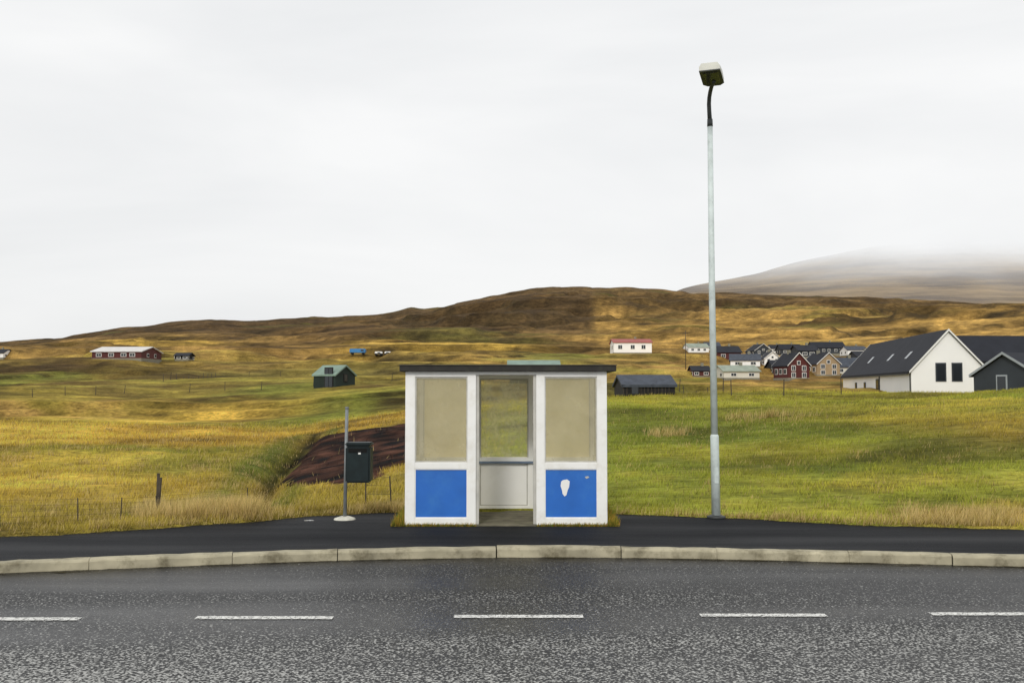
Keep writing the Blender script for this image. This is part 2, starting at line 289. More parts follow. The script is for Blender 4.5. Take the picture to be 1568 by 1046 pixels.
# ---------------------------------------------------------------- road, pavement, kerb, markings
def asphalt(name,dark,light,chip,chipw,rough,big,scale=46,spec=.3,near=.035):
    m,nt,N,K=newmat(name); o=N('ShaderNodeOutputMaterial'); b=N('ShaderNodeBsdfPrincipled'); K(b.outputs[0],o.inputs[0]); geo=N('ShaderNodeNewGeometry')
    n=N('ShaderNodeTexNoise'); n.inputs['Scale'].default_value=scale; n.inputs['Detail'].default_value=3; n.inputs['Roughness'].default_value=.5; K(geo.outputs['Position'],n.inputs['Vector'])
    mp=N('ShaderNodeMapping'); mp.inputs['Scale'].default_value=(.12,.9,1); K(geo.outputs['Position'],mp.inputs[0]); g=N('ShaderNodeTexNoise'); g.inputs['Scale'].default_value=1; g.inputs['Detail'].default_value=7; K(mp.outputs[0],g.inputs['Vector'])
    sp=N('ShaderNodeSeparateXYZ'); K(geo.outputs['Position'],sp.inputs[0])
    tr=N('ShaderNodeMapRange'); tr.inputs[1].default_value=7.2; tr.inputs[2].default_value=11; tr.inputs[3].default_value=near; tr.inputs[4].default_value=-.08; K(sp.outputs[1],tr.inputs[0])
    gm=N('ShaderNodeMath'); gm.operation='MULTIPLY_ADD'; K(g.outputs[0],gm.inputs[0]); gm.inputs[1].default_value=big; K(tr.outputs[0],gm.inputs[2])
    ad=N('ShaderNodeMath'); ad.operation='ADD'; K(n.outputs[0],ad.inputs[0]); K(gm.outputs[0],ad.inputs[1])
    r=N('ShaderNodeValToRGB'); e=r.color_ramp.elements; e[0].position=.5+big*.5-.06; e[0].color=(*dark,1); e[1].position=.5+big*.5+.05; e[1].color=(*light,1); x=e.new(.5+big*.5+chipw); x.color=(*chip,1); K(ad.outputs[0],r.inputs[0]); K(r.outputs[0],b.inputs['Base Color'])
    rr=N('ShaderNodeMapRange'); rr.inputs[1].default_value=.35; rr.inputs[2].default_value=.65; rr.inputs[3].default_value=rough-.14; rr.inputs[4].default_value=rough+.15; K(g.outputs[0],rr.inputs[0]); K(rr.outputs[0],b.inputs['Roughness'])
    bm=N('ShaderNodeBump'); bm.inputs['Strength'].default_value=.9; bm.inputs['Distance'].default_value=.01; K(n.outputs[0],bm.inputs['Height']); K(bm.outputs[0],b.inputs['Normal']); b.inputs['Specular IOR Level'].default_value=spec
    return m
ROAD=asphalt('road_asphalt',(.006,.006,.007),(.034,.034,.033),(.42,.42,.40),.15,.45,.30,44)
PATH=asphalt('pavement_asphalt',(.004,.005,.007),(.011,.012,.016),(.022,.024,.029),.2,.75,.12,60,.18)
xs=np.linspace(-60,60,481)
def strip(name,y0f,y1f,z,mat,n=6):
    v=[];f=[]
    for x in xs:
        a=float(y0f(x)); b=float(y1f(x))
        for k in range(n+1): v.append((x,a+(b-a)*k/n,z))
    for i in range(len(xs)-1):
        for k in range(n): p=i*(n+1)+k; f.append((p,p+n+1,p+n+2,p+1))
    return mesh(name,v,f,mat)
strip('road',lambda x:2.6,lambda x:kerb_y(x)+.02,-.12,ROAD)
strip('pavement',lambda x:kerb_y(x)+.13,lambda x:back_y(x)+.04,0.0,PATH)
def overlay(name,col,lo,hi,scale,sx=1):
    gr,nt,N,K=newmat(name); o=N('ShaderNodeOutputMaterial'); d=N('ShaderNodeBsdfDiffuse'); d.inputs[0].default_value=(*col,1); t_=N('ShaderNodeBsdfTransparent'); mx=N('ShaderNodeMixShader'); geo=N('ShaderNodeNewGeometry'); mp=N('ShaderNodeMapping'); mp.inputs['Scale'].default_value=(sx,1,1); K(geo.outputs['Position'],mp.inputs[0]); n=N('ShaderNodeTexNoise'); n.inputs['Scale'].default_value=scale; n.inputs['Detail'].default_value=8; n.inputs['Roughness'].default_value=.75; K(mp.outputs[0],n.inputs['Vector']); mr=N('ShaderNodeMapRange'); mr.inputs[1].default_value=lo; mr.inputs[2].default_value=hi; K(n.outputs[0],mr.inputs[0]); K(mr.outputs[0],mx.inputs[0]); K(t_.outputs[0],mx.inputs[1]); K(d.outputs[0],mx.inputs[2]); K(mx.outputs[0],o.inputs[0]); return gr
strip('gutter_grime',lambda x:kerb_y(x)-.12-.05*math.sin(x*3.1)-.03*math.sin(x*7),lambda x:kerb_y(x)+.01,-.116,overlay('gutter_grime',(.055,.047,.028),.45,.62,5,.5),2)
strip('pavement_edge_debris',lambda x:back_y(x)-.10-.05*math.sin(x*4.1),lambda x:back_y(x)+.05,.004,overlay('edge_debris',(.10,.085,.03),.48,.58,9,.7),2)
KM=pm('kerb_concrete',(.38,.345,.245),.9,.3,3,.6,stain=(.085,.07,.035),stain_amt=.95,stain_scale=3.2)
v=[];f=[]; x=-40.; prof=[(0,-.2),(0,-.03),(.008,-.012),(.026,0),(.14,0.006),(.14,-.2)]
while x<40:
    L=random.choice([1.0,1.2,1.25,1.6,2.0]); g=random.choice([.002,.003,.008]); n=8; dz=random.uniform(-.009,.006); dy=random.uniform(-.009,.008); b0=len(v)
    for i in range(n+1):
        xx=x+g+(L-2*g)*i/n; y0=float(kerb_y(xx)); s=(float(kerb_y(xx+.05))-float(kerb_y(xx-.05)))/.1; nl=math.hypot(1,s)
        for a,c in prof:
            j=.003*math.sin(xx*31+a*50)+.005*random.uniform(-1,1)
            v.append((xx-s/nl*a,y0+dy+a/nl+j,c+dz+(0.004 if c>-.1 else 0)+j*.8))
    for i in range(n):
        for k in range(5): p=b0+i*6+k; f.append((p,p+6,p+7,p+1))
    f.append(tuple(b0+k for k in range(6))); f.append(tuple(b0+n*6+k for k in range(6))[::-1]); x+=L
mesh('kerb',v,f,KM)
strip('kerb_bedding',lambda x:kerb_y(x)+.02,lambda x:kerb_y(x)+.135,-.012,pm('bedding',(.10,.085,.05),.9),1)
MARK=overlay('road_paint',(.74,.74,.71),.42,.50,40)
v=[];f=[]
for k,(a,b) in enumerate([(-460,-260),(-80,122),(300,510),(695,893),(1072,1265),(1425,1625),(1790,1990)]):
    rr=948-8*(a+b)/2/1568; y=YG(rr,-.12); x0=P(a,rr,y).x; x1=P(b,rr,y).x; w=.06; n=20
    for i in range(n+1):
        xx=x0+(x1-x0)*i/n; j=random.uniform(-.006,.006); v+=[(xx,y-w+j,-.114),(xx,y+w+j,-.114)]
    for i in range(n): p=k*2*(n+1)+i*2; f.append((p,p+2,p+3,p+1))
mesh('road_marking',v,f,MARK)
v=[];f=[]
for (px,row,r1,r2) in [(473,797,.09,.03)]:
    y=YG(row,0); c0=P(px,row,y); i0=len(v)
    for k in range(12): a=2*math.pi*k/12; v.append((c0.x+math.cos(a)*r1*random.uniform(.7,1.2),y+math.sin(a)*r2*2.5*random.uniform(.7,1.2),.004))
    f.append(tuple(range(i0,i0+12)))
mesh('puddle',v,f,pm('wet_patch',(.16,.16,.16),.15,.3,6,spec=.8))
# ---------------------------------------------------------------- bus shelter
YF=15.0; YB=16.93
def X(px,y=YF): return (px-784)/F*y*1.0
def Zr(row,y=YF): return P(784,row,y).z
sh=empty('bus_shelter',(0,0,0))
xl0,xl1,xr0,xr1=X(621),X(729),X(821),X(929)
t=.09; zt=Zr(569); zw=Zr(577); zm1=Zr(708); zm0=Zr(718); zb1=Zr(793); zb0=.015
fr=[]
for a,b,pa,pb in [(xl0,xl1,X(636),X(716)),(xr0,xr1,X(834),X(914))]:
    fr+=[(a,pa,YF,YF+t,zb0,zt),(pb,b,YF,YF+t,zb0,zt),(pa,pb,YF+.004,YF+t-.004,zw,zt-.002),(pa,pb,YF+.004,YF+t-.004,zm0,zm1),(pa,pb,YF+.004,YF+t-.004,zb0+.004,zb1)]
fr.append((xl1,xr0,YF+.006,YF+t-.006,Zr(574),zt-.004))
boxes('front_frame',fr,WHITE,sh,.005)
bd=[]
for pa,pb in [(X(636),X(716)),(X(834),X(914))]:
    bd+=[(pa,pa+.018,YF+.02,YF+.05,zm1,zw),(pb-.018,pb,YF+.02,YF+.05,zm1,zw),(pa+.018,pb-.018,YF+.02,YF+.05,zw-.018,zw),(pa+.018,pb-.018,YF+.02,YF+.05,zm1,zm1+.02)]
boxes('window_bead',bd,GREYF,sh)
boxes('blue_panel',[(X(636),X(716),YF+.025,YF+.05,zb1,zm0),(X(834),X(914),YF+.025,YF+.05,zb1,zm0)],BLUE,sh)
bd=[]
for pa,pb in [(X(636),X(716)),(X(834),X(914))]:
    bd+=[(pa,pa+.012,YF+.012,YF+.024,zb1,zm0),(pb-.012,pb,YF+.012,YF+.024,zb1,zm0),(pa+.012,pb-.012,YF+.012,YF+.024,zm0-.012,zm0),(pa+.012,pb-.012,YF+.012,YF+.024,zb1,zb1+.012)]
boxes('panel_bead',bd,WHITE,sh)
def glass(name,col,dirt,scale=3,tl_mix=.6,tint=(.96,.97,.96)):
    m,nt,N,K=newmat(name); o=N('ShaderNodeOutputMaterial'); tr=N('ShaderNodeBsdfTransparent'); tr.inputs[0].default_value=(*tint,1); gl=N('ShaderNodeBsdfGlossy'); gl.inputs['Roughness'].default_value=.12; df=N('ShaderNodeBsdfDiffuse'); df.inputs[0].default_value=(*col,1); tl=N('ShaderNodeBsdfTranslucent'); tl.inputs[0].default_value=(*col,1)
    a=N('ShaderNodeMixShader'); a.inputs[0].default_value=tl_mix; K(df.outputs[0],a.inputs[1]); K(tl.outputs[0],a.inputs[2])
    tc=N('ShaderNodeTexCoord'); n=N('ShaderNodeTexNoise'); n.inputs['Scale'].default_value=scale; n.inputs['Detail'].default_value=9; n.inputs['Roughness'].default_value=.7; K(tc.outputs['Object'],n.inputs['Vector']); mr=N('ShaderNodeMapRange'); mr.inputs[1].default_value=.3; mr.inputs[2].default_value=.75; mr.inputs[3].default_value=dirt[0]; mr.inputs[4].default_value=dirt[1]; K(n.outputs[0],mr.inputs[0])
    b=N('ShaderNodeMixShader'); K(mr.outputs[0],b.inputs[0]); K(tr.outputs[0],b.inputs[1]); K(a.outputs[0],b.inputs[2])
    fr=N('ShaderNodeFresnel'); fr.inputs[0].default_value=1.3; c=N('ShaderNodeMixShader'); K(fr.outputs[0],c.inputs[0]); K(b.outputs[0],c.inputs[1]); K(gl.outputs[0],c.inputs[2]); K(c.outputs[0],o.inputs[0]); return m
GF=glass('scratched_plexiglass',(.95,.88,.64),(.16,.36),2,.35,(.98,.97,.92)); GB=glass('frosted_plexiglass',(.99,.90,.60),(.74,.92),1.5,.6,(.97,.95,.85)); GC=glass('dirty_plexiglass',(.88,.84,.62),(.05,.5),5,.55,(.96,.95,.86))
boxes('front_pane',[(X(636)+.018,X(716)-.018,YF+.03,YF+.036,zm1+.02,zw-.018),(X(834)+.018,X(914)-.018,YF+.03,YF+.036,zm1+.02,zw-.018)],GF,sh)
bx0,bx1=xl0,xr1; Xb=lambda p:X(p,YB); zB=lambda r:Zr(r,YB)
zt2=zB(574); cols=[(bx0,bx0+.1),(Xb(719),Xb(735)),(Xb(809),Xb(826)),(bx1-.1,bx1)]
fb=[(a,b,YB,YB+t,.015,zt2) for a,b in cols]
for (a,b) in [(cols[0][1],cols[1][0]),(cols[1][1],cols[2][0]),(cols[2][1],cols[3][0])]:
    fb+=[(a,b,YB+.004,YB+t-.004,zB(580),zt2-.004),(a,b,YB+.004,YB+t-.004,zB(708),zB(700)),(a,b,YB+.004,YB+t-.004,.03,zB(774))]
boxes('back_frame',fb,PANEL,sh,.004)
boxes('back_rail',[(cols[0][1],cols[3][0],YB-.05,YB-.004,zB(709),zB(706))],pm('rail',(.16,.22,.32),.6,.3,4),sh,.004)
boxes('back_panel',[(cols[i][1],cols[i+1][0],YB+.03,YB+.05,zB(774),zB(708)) for i in range(3)],PANEL,sh)
boxes('back_panel_bead',[(cols[1][1],cols[1][1]+.015,YB+.01,YB+.03,zB(774),zB(708)),(cols[2][0]-.03,cols[2][0]-.015,YB+.01,YB+.03,zB(774),zB(708)),(cols[1][1]+.015,cols[2][0]-.03,YB+.01,YB+.03,zB(774),zB(774)+.015)],GREYF,sh)
boxes('back_pane_frosted',[(cols[0][1],cols[1][0],YB+.03,YB+.036,zB(700),zB(580)),(cols[2][1],cols[3][0],YB+.03,YB+.036,zB(700),zB(580))],GB,sh)
boxes('back_pane',[(cols[1][1],cols[2][0],YB+.03,YB+.036,zB(700),zB(580))],GC,sh)
bb=[]
for i in range(3):
    a,b=cols[i][1],cols[i+1][0]; bb+=[(a,a+.02,YB+.002,YB+.028,zB(700),zB(580)),(b-.02,b,YB+.002,YB+.028,zB(700),zB(580)),(a+.02,b-.02,YB+.002,YB+.028,zB(580)-.02,zB(580))]
boxes('back_window_bead',bb,GREYF,sh)
sd=[];sp_=[];sg=[]
for xa,xb in [(bx0,bx0+.07),(bx1-.07,bx1)]:
    ym=(YF+YB+t)/2
    sd+=[(xa+.003,xb-.003,YF+t,YB,zw,zt-.01),(xa+.003,xb-.003,YF+t,YB,zm0,zm1),(xa+.003,xb-.003,YF+t,YB,.02,.1),(xa+.005,xb-.005,ym-.035,ym+.035,zm1,zw),(xa+.005,xb-.005,ym-.035,ym+.035,.1,zm0)]
    for q0,q1 in [(YF+t,ym-.035),(ym+.035,YB)]:
        sp_.append((xa+.02,xb-.02,q0,q1,.1,zm0)); sg.append(((xa+xb)/2-.003,(xa+xb)/2+.003,q0,q1,zm1,zw))
boxes('side_frame',sd,WHITE,sh,.004); boxes('side_panel',sp_,WHITE,sh); boxes('side_pane',sg,GF,sh)
boxes('entrance_jamb',[(xl1+.002,xl1+.045,YF+.03,YF+.12,.02,zt-.05),(xr0-.045,xr0-.002,YF+.03,YF+.12,.02,zt-.05)],GREYF,sh,.003)
boxes('floor_slab',[(bx0-.03,bx1+.03,YF-.02,YB+t+.03,-.1,.012)],pm('mossy_slab',(.17,.155,.11),.9,.35,5,stain=(.09,.10,.04),stain_amt=.8,stain_scale=4),sh)
pts=[(859,737),(862,735),(868,734),(872,737),(871,746),(869,750),(867,758),(864,760),(861,756),(860,750),(858,744)]
v=[(X(a),YF+.0215,Zr(b)) for a,b in pts]; mesh('peeled_paint_patch',v,[tuple(range(len(v)))[::-1]],WHITE,sh)
pts=[(895,730),(900,729),(902,731),(897,733)]; v=[(X(a),YF+.0215,Zr(b)) for a,b in pts]; mesh('scratch',v,[tuple(range(4))[::-1]],GREYF,sh)
zr=zt+.012
boxes('ceiling_bounce_board',[(xl0+.03,xr1-.03,YF+.1,YB-.01,zr-.03,zr-.006)],PANEL,sh)  # white board added under the roof to bounce light inside
boxes('roof_deck',[(xl0-.07,xr1+.12,YF-.06,YB+.25,zr,zr+.05)],DARK,sh,.006)
boxes('roof_fascia',[(xl0-.08,xr1+.135,YF-.09,YF-.062,zr-.008,zr+.078),(xl0-.085,xl0-.072,YF-.06,YB+.25,zr-.01,zr+.075),(xr1+.122,xr1+.135,YF-.06,YB+.25,zr-.01,zr+.075)],DARK,sh,.004)
boxes('roof_edge_strip',[(xl0-.09,xr1+.145,YF-.105,YF-.04,zr+.079,zr+.089)],pm('roof_edge',(.05,.047,.04),.6,.4,3,stain=(.06,.10,.08),stain_amt=.8),sh)
# ---------------------------------------------------------------- bus stop post and bin
yp=YG(795); b=P(528,795,yp); bp=empty('litter_bin_post')
tube('post',[(b.x,yp,0),(b.x+.02,yp,P(0,625,yp).z)],[.028,.026],POSTM,bp)
tube('post_cap',[(b.x+.02,yp,P(0,625,yp).z-.01),(b.x+.02,yp,P(0,625,yp).z+.02)],[.032,.03],POSTM,bp)
tube('concrete_foot',[(b.x,yp,-.02),(b.x,yp,.02),(b.x,yp,.05)],[.19,.16,.07],pm('pale_concrete',(.6,.59,.52),.9,.2,9),bp)
p0=P(531,738,yp-.05); p1=P(569,677,yp-.05)
boxes('bin_body',[(p0.x,p1.x,yp-.2,yp+.15,p0.z,p1.z-.06)],BINM,bp,.025)
boxes('bin_lid',[(p0.x-.01,p1.x+.01,yp-.21,yp+.16,p1.z-.055,p1.z)],BINM,bp,.02)
boxes('bin_slot',[(p0.x+.05,p1.x-.05,yp-.214,yp-.203,p1.z-.15,p1.z-.09)],pm('bin_hole',(.003,.003,.003),.9),bp)
boxes('bin_label',[(p0.x+.2,p0.x+.24,yp-.206,yp-.2005,p1.z-.18,p1.z-.14)],WHITE,bp)
boxes('bin_bracket',[(b.x,p0.x+.04,yp-.02,yp+.02,p0.z+.1,p0.z+.13),(b.x,p0.x+.04,yp-.02,yp+.02,p1.z-.15,p1.z-.12)],GALVD,bp)
# ---------------------------------------------------------------- street lamp
yl=YG(793); sl=empty('street_lamp'); A=P(1096.5,793,yl); B_=P(1094,668,yl); Cc=P(1087,186,yl)
tube('base_collar',[A,A+Vector((0,0,.03)),A+Vector((0,0,.05))],[.15,.15,.09],GALVD,sl)
tube('lower_pole',[A,B_,B_+Vector((0,0,.03))],[.070,.067,.055],GALV,sl,20)
tube('upper_pole',[B_,P(1090,440,yl),Cc],[.055,.050,.042],GALV,sl,20)
boxes('service_hatch',[(A.x-.035,A.x+.03,yl-.078,yl-.05,.55,.8)],GALV,sl,.004)
cp=[Cc-Vector((0,0,.02)),P(1086,172,yl-.02),P(1085.5,160,yl-.06),P(1086,150,yl-.12),P(1087.5,141,yl-.2),P(1089.5,133,yl-.32),P(1092,128,yl-.45),P(1093,125,yl-.6)]
tube('bracket_arm',cp,[.037,.035,.034,.033,.033,.032,.032,.032],GALVD,sl,14)
tube('arm_sleeve',[Cc-Vector((0,0,.09)),Cc+Vector((0,0,.03))],[.047,.044],GALVD,sl)
Hc=P(1092.5,128,yl-.42)
hd=empty('lamp_head'); hd.parent=sl; hd.location=Hc; hd.rotation_euler=(math.radians(-2),math.radians(-1),math.radians(-17))
def prism(name,sec,mat,par):
    v=[];f=[]
    for (y,w,z0,z1,wt) in sec: v+=[(-w,y,z0),(w,y,z0),(w*1.02,y,(z0+z1)/2),(wt,y,z1),(-wt,y,z1),(-w*1.02,y,(z0+z1)/2)]
    for i in range(len(sec)-1):
        for k in range(6): f.append((i*6+k,i*6+(k+1)%6,i*6+6+(k+1)%6,i*6+6+k))
    f.append(tuple(range(6))); f.append(tuple(range((len(sec)-1)*6,len(sec)*6))[::-1]); return mesh(name,v,f,mat,par)
LT=pm('lamp_housing',(.6,.6,.54),.45,.08,5)
prism('housing',[(.12,.10,0,.08,.07),(0,.16,0,.12,.12),(-.35,.165,0,.14,.13),(-.62,.155,0,.11,.12)],LT,hd)
prism('underside_frame',[(.1,.098,-.012,.001,.098),(0,.163,-.015,.001,.163),(-.62,.158,-.015,.001,.158)],GALVD,hd)
prism('lens',[(-.06,.10,-.03,-.016,.11),(-.54,.11,-.03,-.016,.12)],pm('lamp_lens',(.06,.06,.04),.15,.2,6),hd)
# ---------------------------------------------------------------- buildings
def house(name,x,y,z,yaw,L,D,Hw,Hr,wm,rm,wins=(),doors=(),chim=True,ov=.35,trim=TRIM,barge=None,base=None):
    e=empty(name,(x,y,z),yaw); a,b=L/2,D/2; zb=-2.0
    v=[(-a,-b,zb),(a,-b,zb),(a,b,zb),(-a,b,zb),(-a,-b,Hw),(a,-b,Hw),(a,b,Hw),(-a,b,Hw),(-a,0,Hw+Hr),(a,0,Hw+Hr)]
    mesh('walls',v,[(0,1,5,4),(2,3,7,6),(1,2,6,9,5),(3,0,4,8,7)],wm,e)
    th=.16; s=Hr/b; rv=[];rf=[]
    for sg in (-1,1):
        i0=len(rv); yo=sg*(b+ov); zo=Hw-s*ov
        for xx in (-a-ov,a+ov): rv+=[(xx,0,Hw+Hr+.02),(xx,yo,zo+.02),(xx,yo,zo+.02+th),(xx,0,Hw+Hr+.02+th)]
        for q in [(0,1,2,3),(7,6,5,4),(1,5,6,2),(3,2,6,7),(0,4,5,1)]: rf.append(tuple(i0+k for k in q))
    mesh('roof',rv,rf,rm,e)
    if barge:
        bv=[];bf=[]
        for xx in (-a-ov-.03,a+ov+.03):
            for sg in (-1,1):
                i0=len(bv); yo=sg*(b+ov); zo=Hw-s*ov; dx=.03*(1 if xx>0 else -1)
                for q in (xx,xx-dx): bv+=[(q,0,Hw+Hr+.2),(q,yo,zo+.2),(q,yo,zo+.02),(q,0,Hw+Hr+.02)]
                for q in [(0,1,2,3),(4,5,6,7),(0,1,5,4),(3,2,6,7)]: bf.append(tuple(i0+k for k in q))
        mesh('barge_boards',bv,bf,barge,e)
    W=[];T=[]
    for (fc,tt,zz,w,hh) in list(wins)+[(d[0],d[1],1.0,.95,2.0) for d in doors]:
        for lst,g,d0,d1 in ((T,.1,0,.05),(W,0,0,.075)):
            w2=w/2+g; h2=hh/2+g
            parts=[(tt-w2,tt+w2,zz-h2,zz+h2)]
            if lst is W and w>.7: parts=[(tt-w2,tt-.035,zz-h2,zz+h2),(tt+.035,tt+w2,zz-h2,zz+h2)]
            for (p,q,r0,r1) in parts:
                if fc=='f': lst.append((p,q,-b-d1,-b-d0,r0,r1))
                elif fc=='b': lst.append((p,q,b+d0,b+d1,r0,r1))
                elif fc=='l': lst.append((-a-d1,-a-d0,p,q,r0,r1))
                else: lst.append((a+d0,a+d1,p,q,r0,r1))
    if W: boxes('window_frames',T,trim,e); boxes('window_panes',W,GLASSD,e)
    if chim: boxes('chimney',[(a*.2,a*.2+.55,-.28,.28,Hw+Hr*.6,Hw+Hr+.75)],CONC,e,.02)
    if base: boxes('foundation',[(-a-.04,a+.04,-b-.04,b+.04,zb,.3)],base,e)
    return e
d=Vector((.12,1,0)).normalized(); yaw=math.atan2(d.y,d.x); Y0=80.
c0=P(1395,568,Y0); gw=5.8; L=26.; nrm=Vector((d.y,-d.x,0)); 
gz=P(0,612,Y0).z-.3; Hw=c0.z-gz; ap=P(1455,505,Y0).z; Hr=ap-c0.z-.15
cen=Vector((c0.x,c0.y,0))+nrm*gw/2+d*L/2
wh=house('white_house',cen.x,cen.y,gz,yaw,L,gw,Hw,Hr,HWHITE,RBLK,wins=[('l',.62,2.5,.62,1.3),('l',-.62,2.5,.62,1.3),('b',3.,1.5,.5,.5),('b',6.8,1.5,.5,.5)],doors=[('b',-2.)],chim=False,ov=.2,trim=HDARK,barge=TRIM,base=CONC)
boxes('gutter_pipes',[(-L/2+.1,L/2,gw/2+.25,gw/2+.34,Hw-.3,Hw-.2),(-L/2+.15,-L/2+.23,gw/2+.01,gw/2+.09,-.5,Hw-.2),(-2.8,-2.72,gw/2+.01,gw/2+.09,-.5,Hw-.2)],GALVD,wh)
s=Hr/(gw/2); v=[];f=[]
for xx in (-8.5,-2.5,5.):
    i0=len(v)
    for (q,yy) in ((xx,1.5),(xx+.8,1.5),(xx+.8,2.05),(xx,2.05)): v.append((q,yy,Hw+Hr-s*yy+.22))
    f.append((i0,i0+1,i0+2,i0+3))
mesh('roof_windows',v,f,pm('skylight',(.16,.18,.2),.15,.1),wh)
zc=P(0,602,67).z; zz0=zc-.3
house('charcoal_house',37.6,70.7,zz0,math.radians(32),9,4.6,P(0,574,67).z-zz0,1.4,HDARK,RBLK,wins=[('l',0.2,.95,.6,1.0),('f',-3.2,1.,1.3,1.1),('f',-1,1.,.8,.9)],chim=False,ov=.22,trim=HGREY,barge=HGREY)
x,y,z=P(1560,600,105); house('dark_roofed_house',x+1.5,108,z,math.radians(4),13,7,3.3,2.6,HDARK,RBLK,wins=[('f',-4,1.6,1,1.1),('f',-1,1.6,1,1.1),('f',3,1.6,1,1.1)],chim=True)
def vh(name,px,row,wpx,hw,hr,yaw,wm,rm,y0,gable=False,D=7.5,**k):
    x,y,z=G(px,row,y0*.8,y0*1.3); sc=y/F; W=wpx*sc
    if gable:
        Hw=hw*sc; Lh=W*1.25; wins=[('l',q*W,zz,min(.9,W*.16),Hw*.3) for q in (-.25,.25) for zz in (Hw*.3,Hw*.78)]+[('l',0,Hw*1.15,W*.12,Hw*.22)]+[('b',q*Lh,Hw*.55,.9,Hw*.32) for q in (-.3,0,.3)]+[('f',q*Lh,Hw*.55,.9,Hw*.32) for q in (-.3,0,.3)]
        return house(name,x,y+Lh/2,z,math.radians(90+yaw),Lh,W,Hw,hr*sc,wm,rm,wins=wins,barge=k.get('barge'),ov=.3,base=CONC)
    Hw=hw*sc; Dp=D; nw=max(2,int(W/2.6)); wins=[('f',(-.5+(i+.5+random.uniform(-.12,.12))/nw)*W*.92,Hw*.6,min(1.0,W/nw*.45),Hw*.34) for i in range(nw)]+[('l',q,Hw*.6,.9,Hw*.34) for q in (-1.8,1.8)]+[('r',q,Hw*.6,.9,Hw*.34) for q in (-1.8,1.8)]
    return house(name,x,y+Dp/2,z,math.radians(yaw),W,Dp,Hw,hr*sc,wm,rm,wins=wins,ov=.3,base=CONC,chim=k.get('chim',True),barge=k.get('barge'))
vh('red_roofed_house',969,551,58,17,6,0,HWHITE,RRED,330,D=10)
vh('white_house_low',1068,541,32,9,6,8,HWHITE,RGR2,380)
vh('white_house_low',1092,538,22,8,6,0,HWHITE,RGREY,400)
vh('dark_house',1117,553,36,13,10,0,HRED,RBLK,300,D=9)
vh('grey_roofed_house',1148,563,44,11,10,-12,HWHITE,RGREY,260,D=9)
vh('cream_house',1133,581,56,12,9,6,HWH2,RGR2,185,D=7)
vh('dark_red_house',1074,578,26,10,7,0,HRED,RBLK,190,D=5)
vh('dark_gable_house',1166,546,28,9,10,10,HDARK,RBLK,340,gable=True,barge=TRIM)
vh('white_gable_house',1183,562,24,13,10,0,HWHITE,RBLK,270,gable=True,barge=TRIM)
vh('red_gable_house',1218,581,36,22,18,14,HRED,RBLK,190,gable=True,barge=TRIM)
vh('timber_gable_house',1264,576,38,19,16,12,HTAN,RBLK,200,gable=True,barge=TRIM)
vh('grey_blue_house',1303,575,52,13,14,-6,HWH2,RGREY,195,D=8)
vh('black_roofed_house',1270,543,50,10,9,0,HDARK,RBLK,340,D=9)
vh('white_house_far',1313,545,30,9,6,0,HWHITE,RGREY,330,D=8)
vh('dark_house_far',1212,544,32,9,8,0,HDARK,RBLK,340,D=8)
vh('dark_house_far',1238,556,30,11,9,0,HDARK,RBLK,300,D=8)
vh('dark_house_far',1330,560,30,12,10,0,HDARK,RBLK,240,D=8)
vh('white_house_far',1190,541,18,7,6,0,HWHITE,RBLK,360,D=7)
vh('dark_house_far',1196,574,22,12,10,0,HDARK,RBLK,215,D=7)
vh('red_barn',181,555,78,12,8,-4,HRED,RLT,260,D=10,chim=False)
vh('small_barn',278,552,20,7,4,0,HTAR,RBLK,270,D=4,chim=False)
vh('white_cottage',-8,549,26,8,6,0,HWHITE,RBLK,300,D=7)
x,y,z=G(507,593,85,150); sc=y/F
house('green_roofed_shed',x,y+2,z,math.radians(-28),42*sc,3.4,18*sc,14*sc,HGRN,RGRN,wins=[('r',0,1.0,.5,.7)],doors=[('f',.6)],chim=False,ov=.15,trim=HTAR)
x,y,z=G(993,613,50,110); y=max(y,62); z=P(0,612,y).z; sc=y/F; x=P(993,612,y).x
bh=house('black_timber_shed',x,y+2.2,z-.1,math.radians(2),80*sc,4.,22*sc,15*sc,HTAR,RGREY,wins=[('f',-.9,.7,.4,.5)],doors=[],chim=False,ov=.12,trim=HTAR)
hw=22*sc; a=40*sc
boxes('board_battens',[(-a+i*.22,-a+i*.22+.03,-2.03,-2.0,-.2,hw-.02) for i in range(int(2*a/.22))],WOOD,bh)
p=P(818,568,130); house('green_roofed_barn',p.x,134,p.z,math.radians(0),6.4,5,.6,.75,HTAR,RGRN,chim=False)
def trailer(name,px,row,wpx,hpx,mat):
    x,y,z=G(px,row,300,520); s=y/F; e=empty(name,(x,y,z+.2)); w=wpx*s; hh=hpx*s
    boxes('body',[(-w/2,w/2,-1.2,1.2,.6,hh)],mat,e,.15); boxes('cab_window',[(w/2-1.5,w/2-.5,-1.23,-1.19,hh*.55,hh*.85)],GLASSD,e)
    for i,q in enumerate((-w*.35,w*.35)): tube('wheel_%d'%(i+1),[(q,-1.23,.38),(q,1.23,.38)],[.38,.38],TYRE,e)
trailer('blue_truck',548,545,24,9,CARB); trailer('white_van',580,546,11,6,HWHITE); trailer('white_van',594,546,9,6,HWHITE)
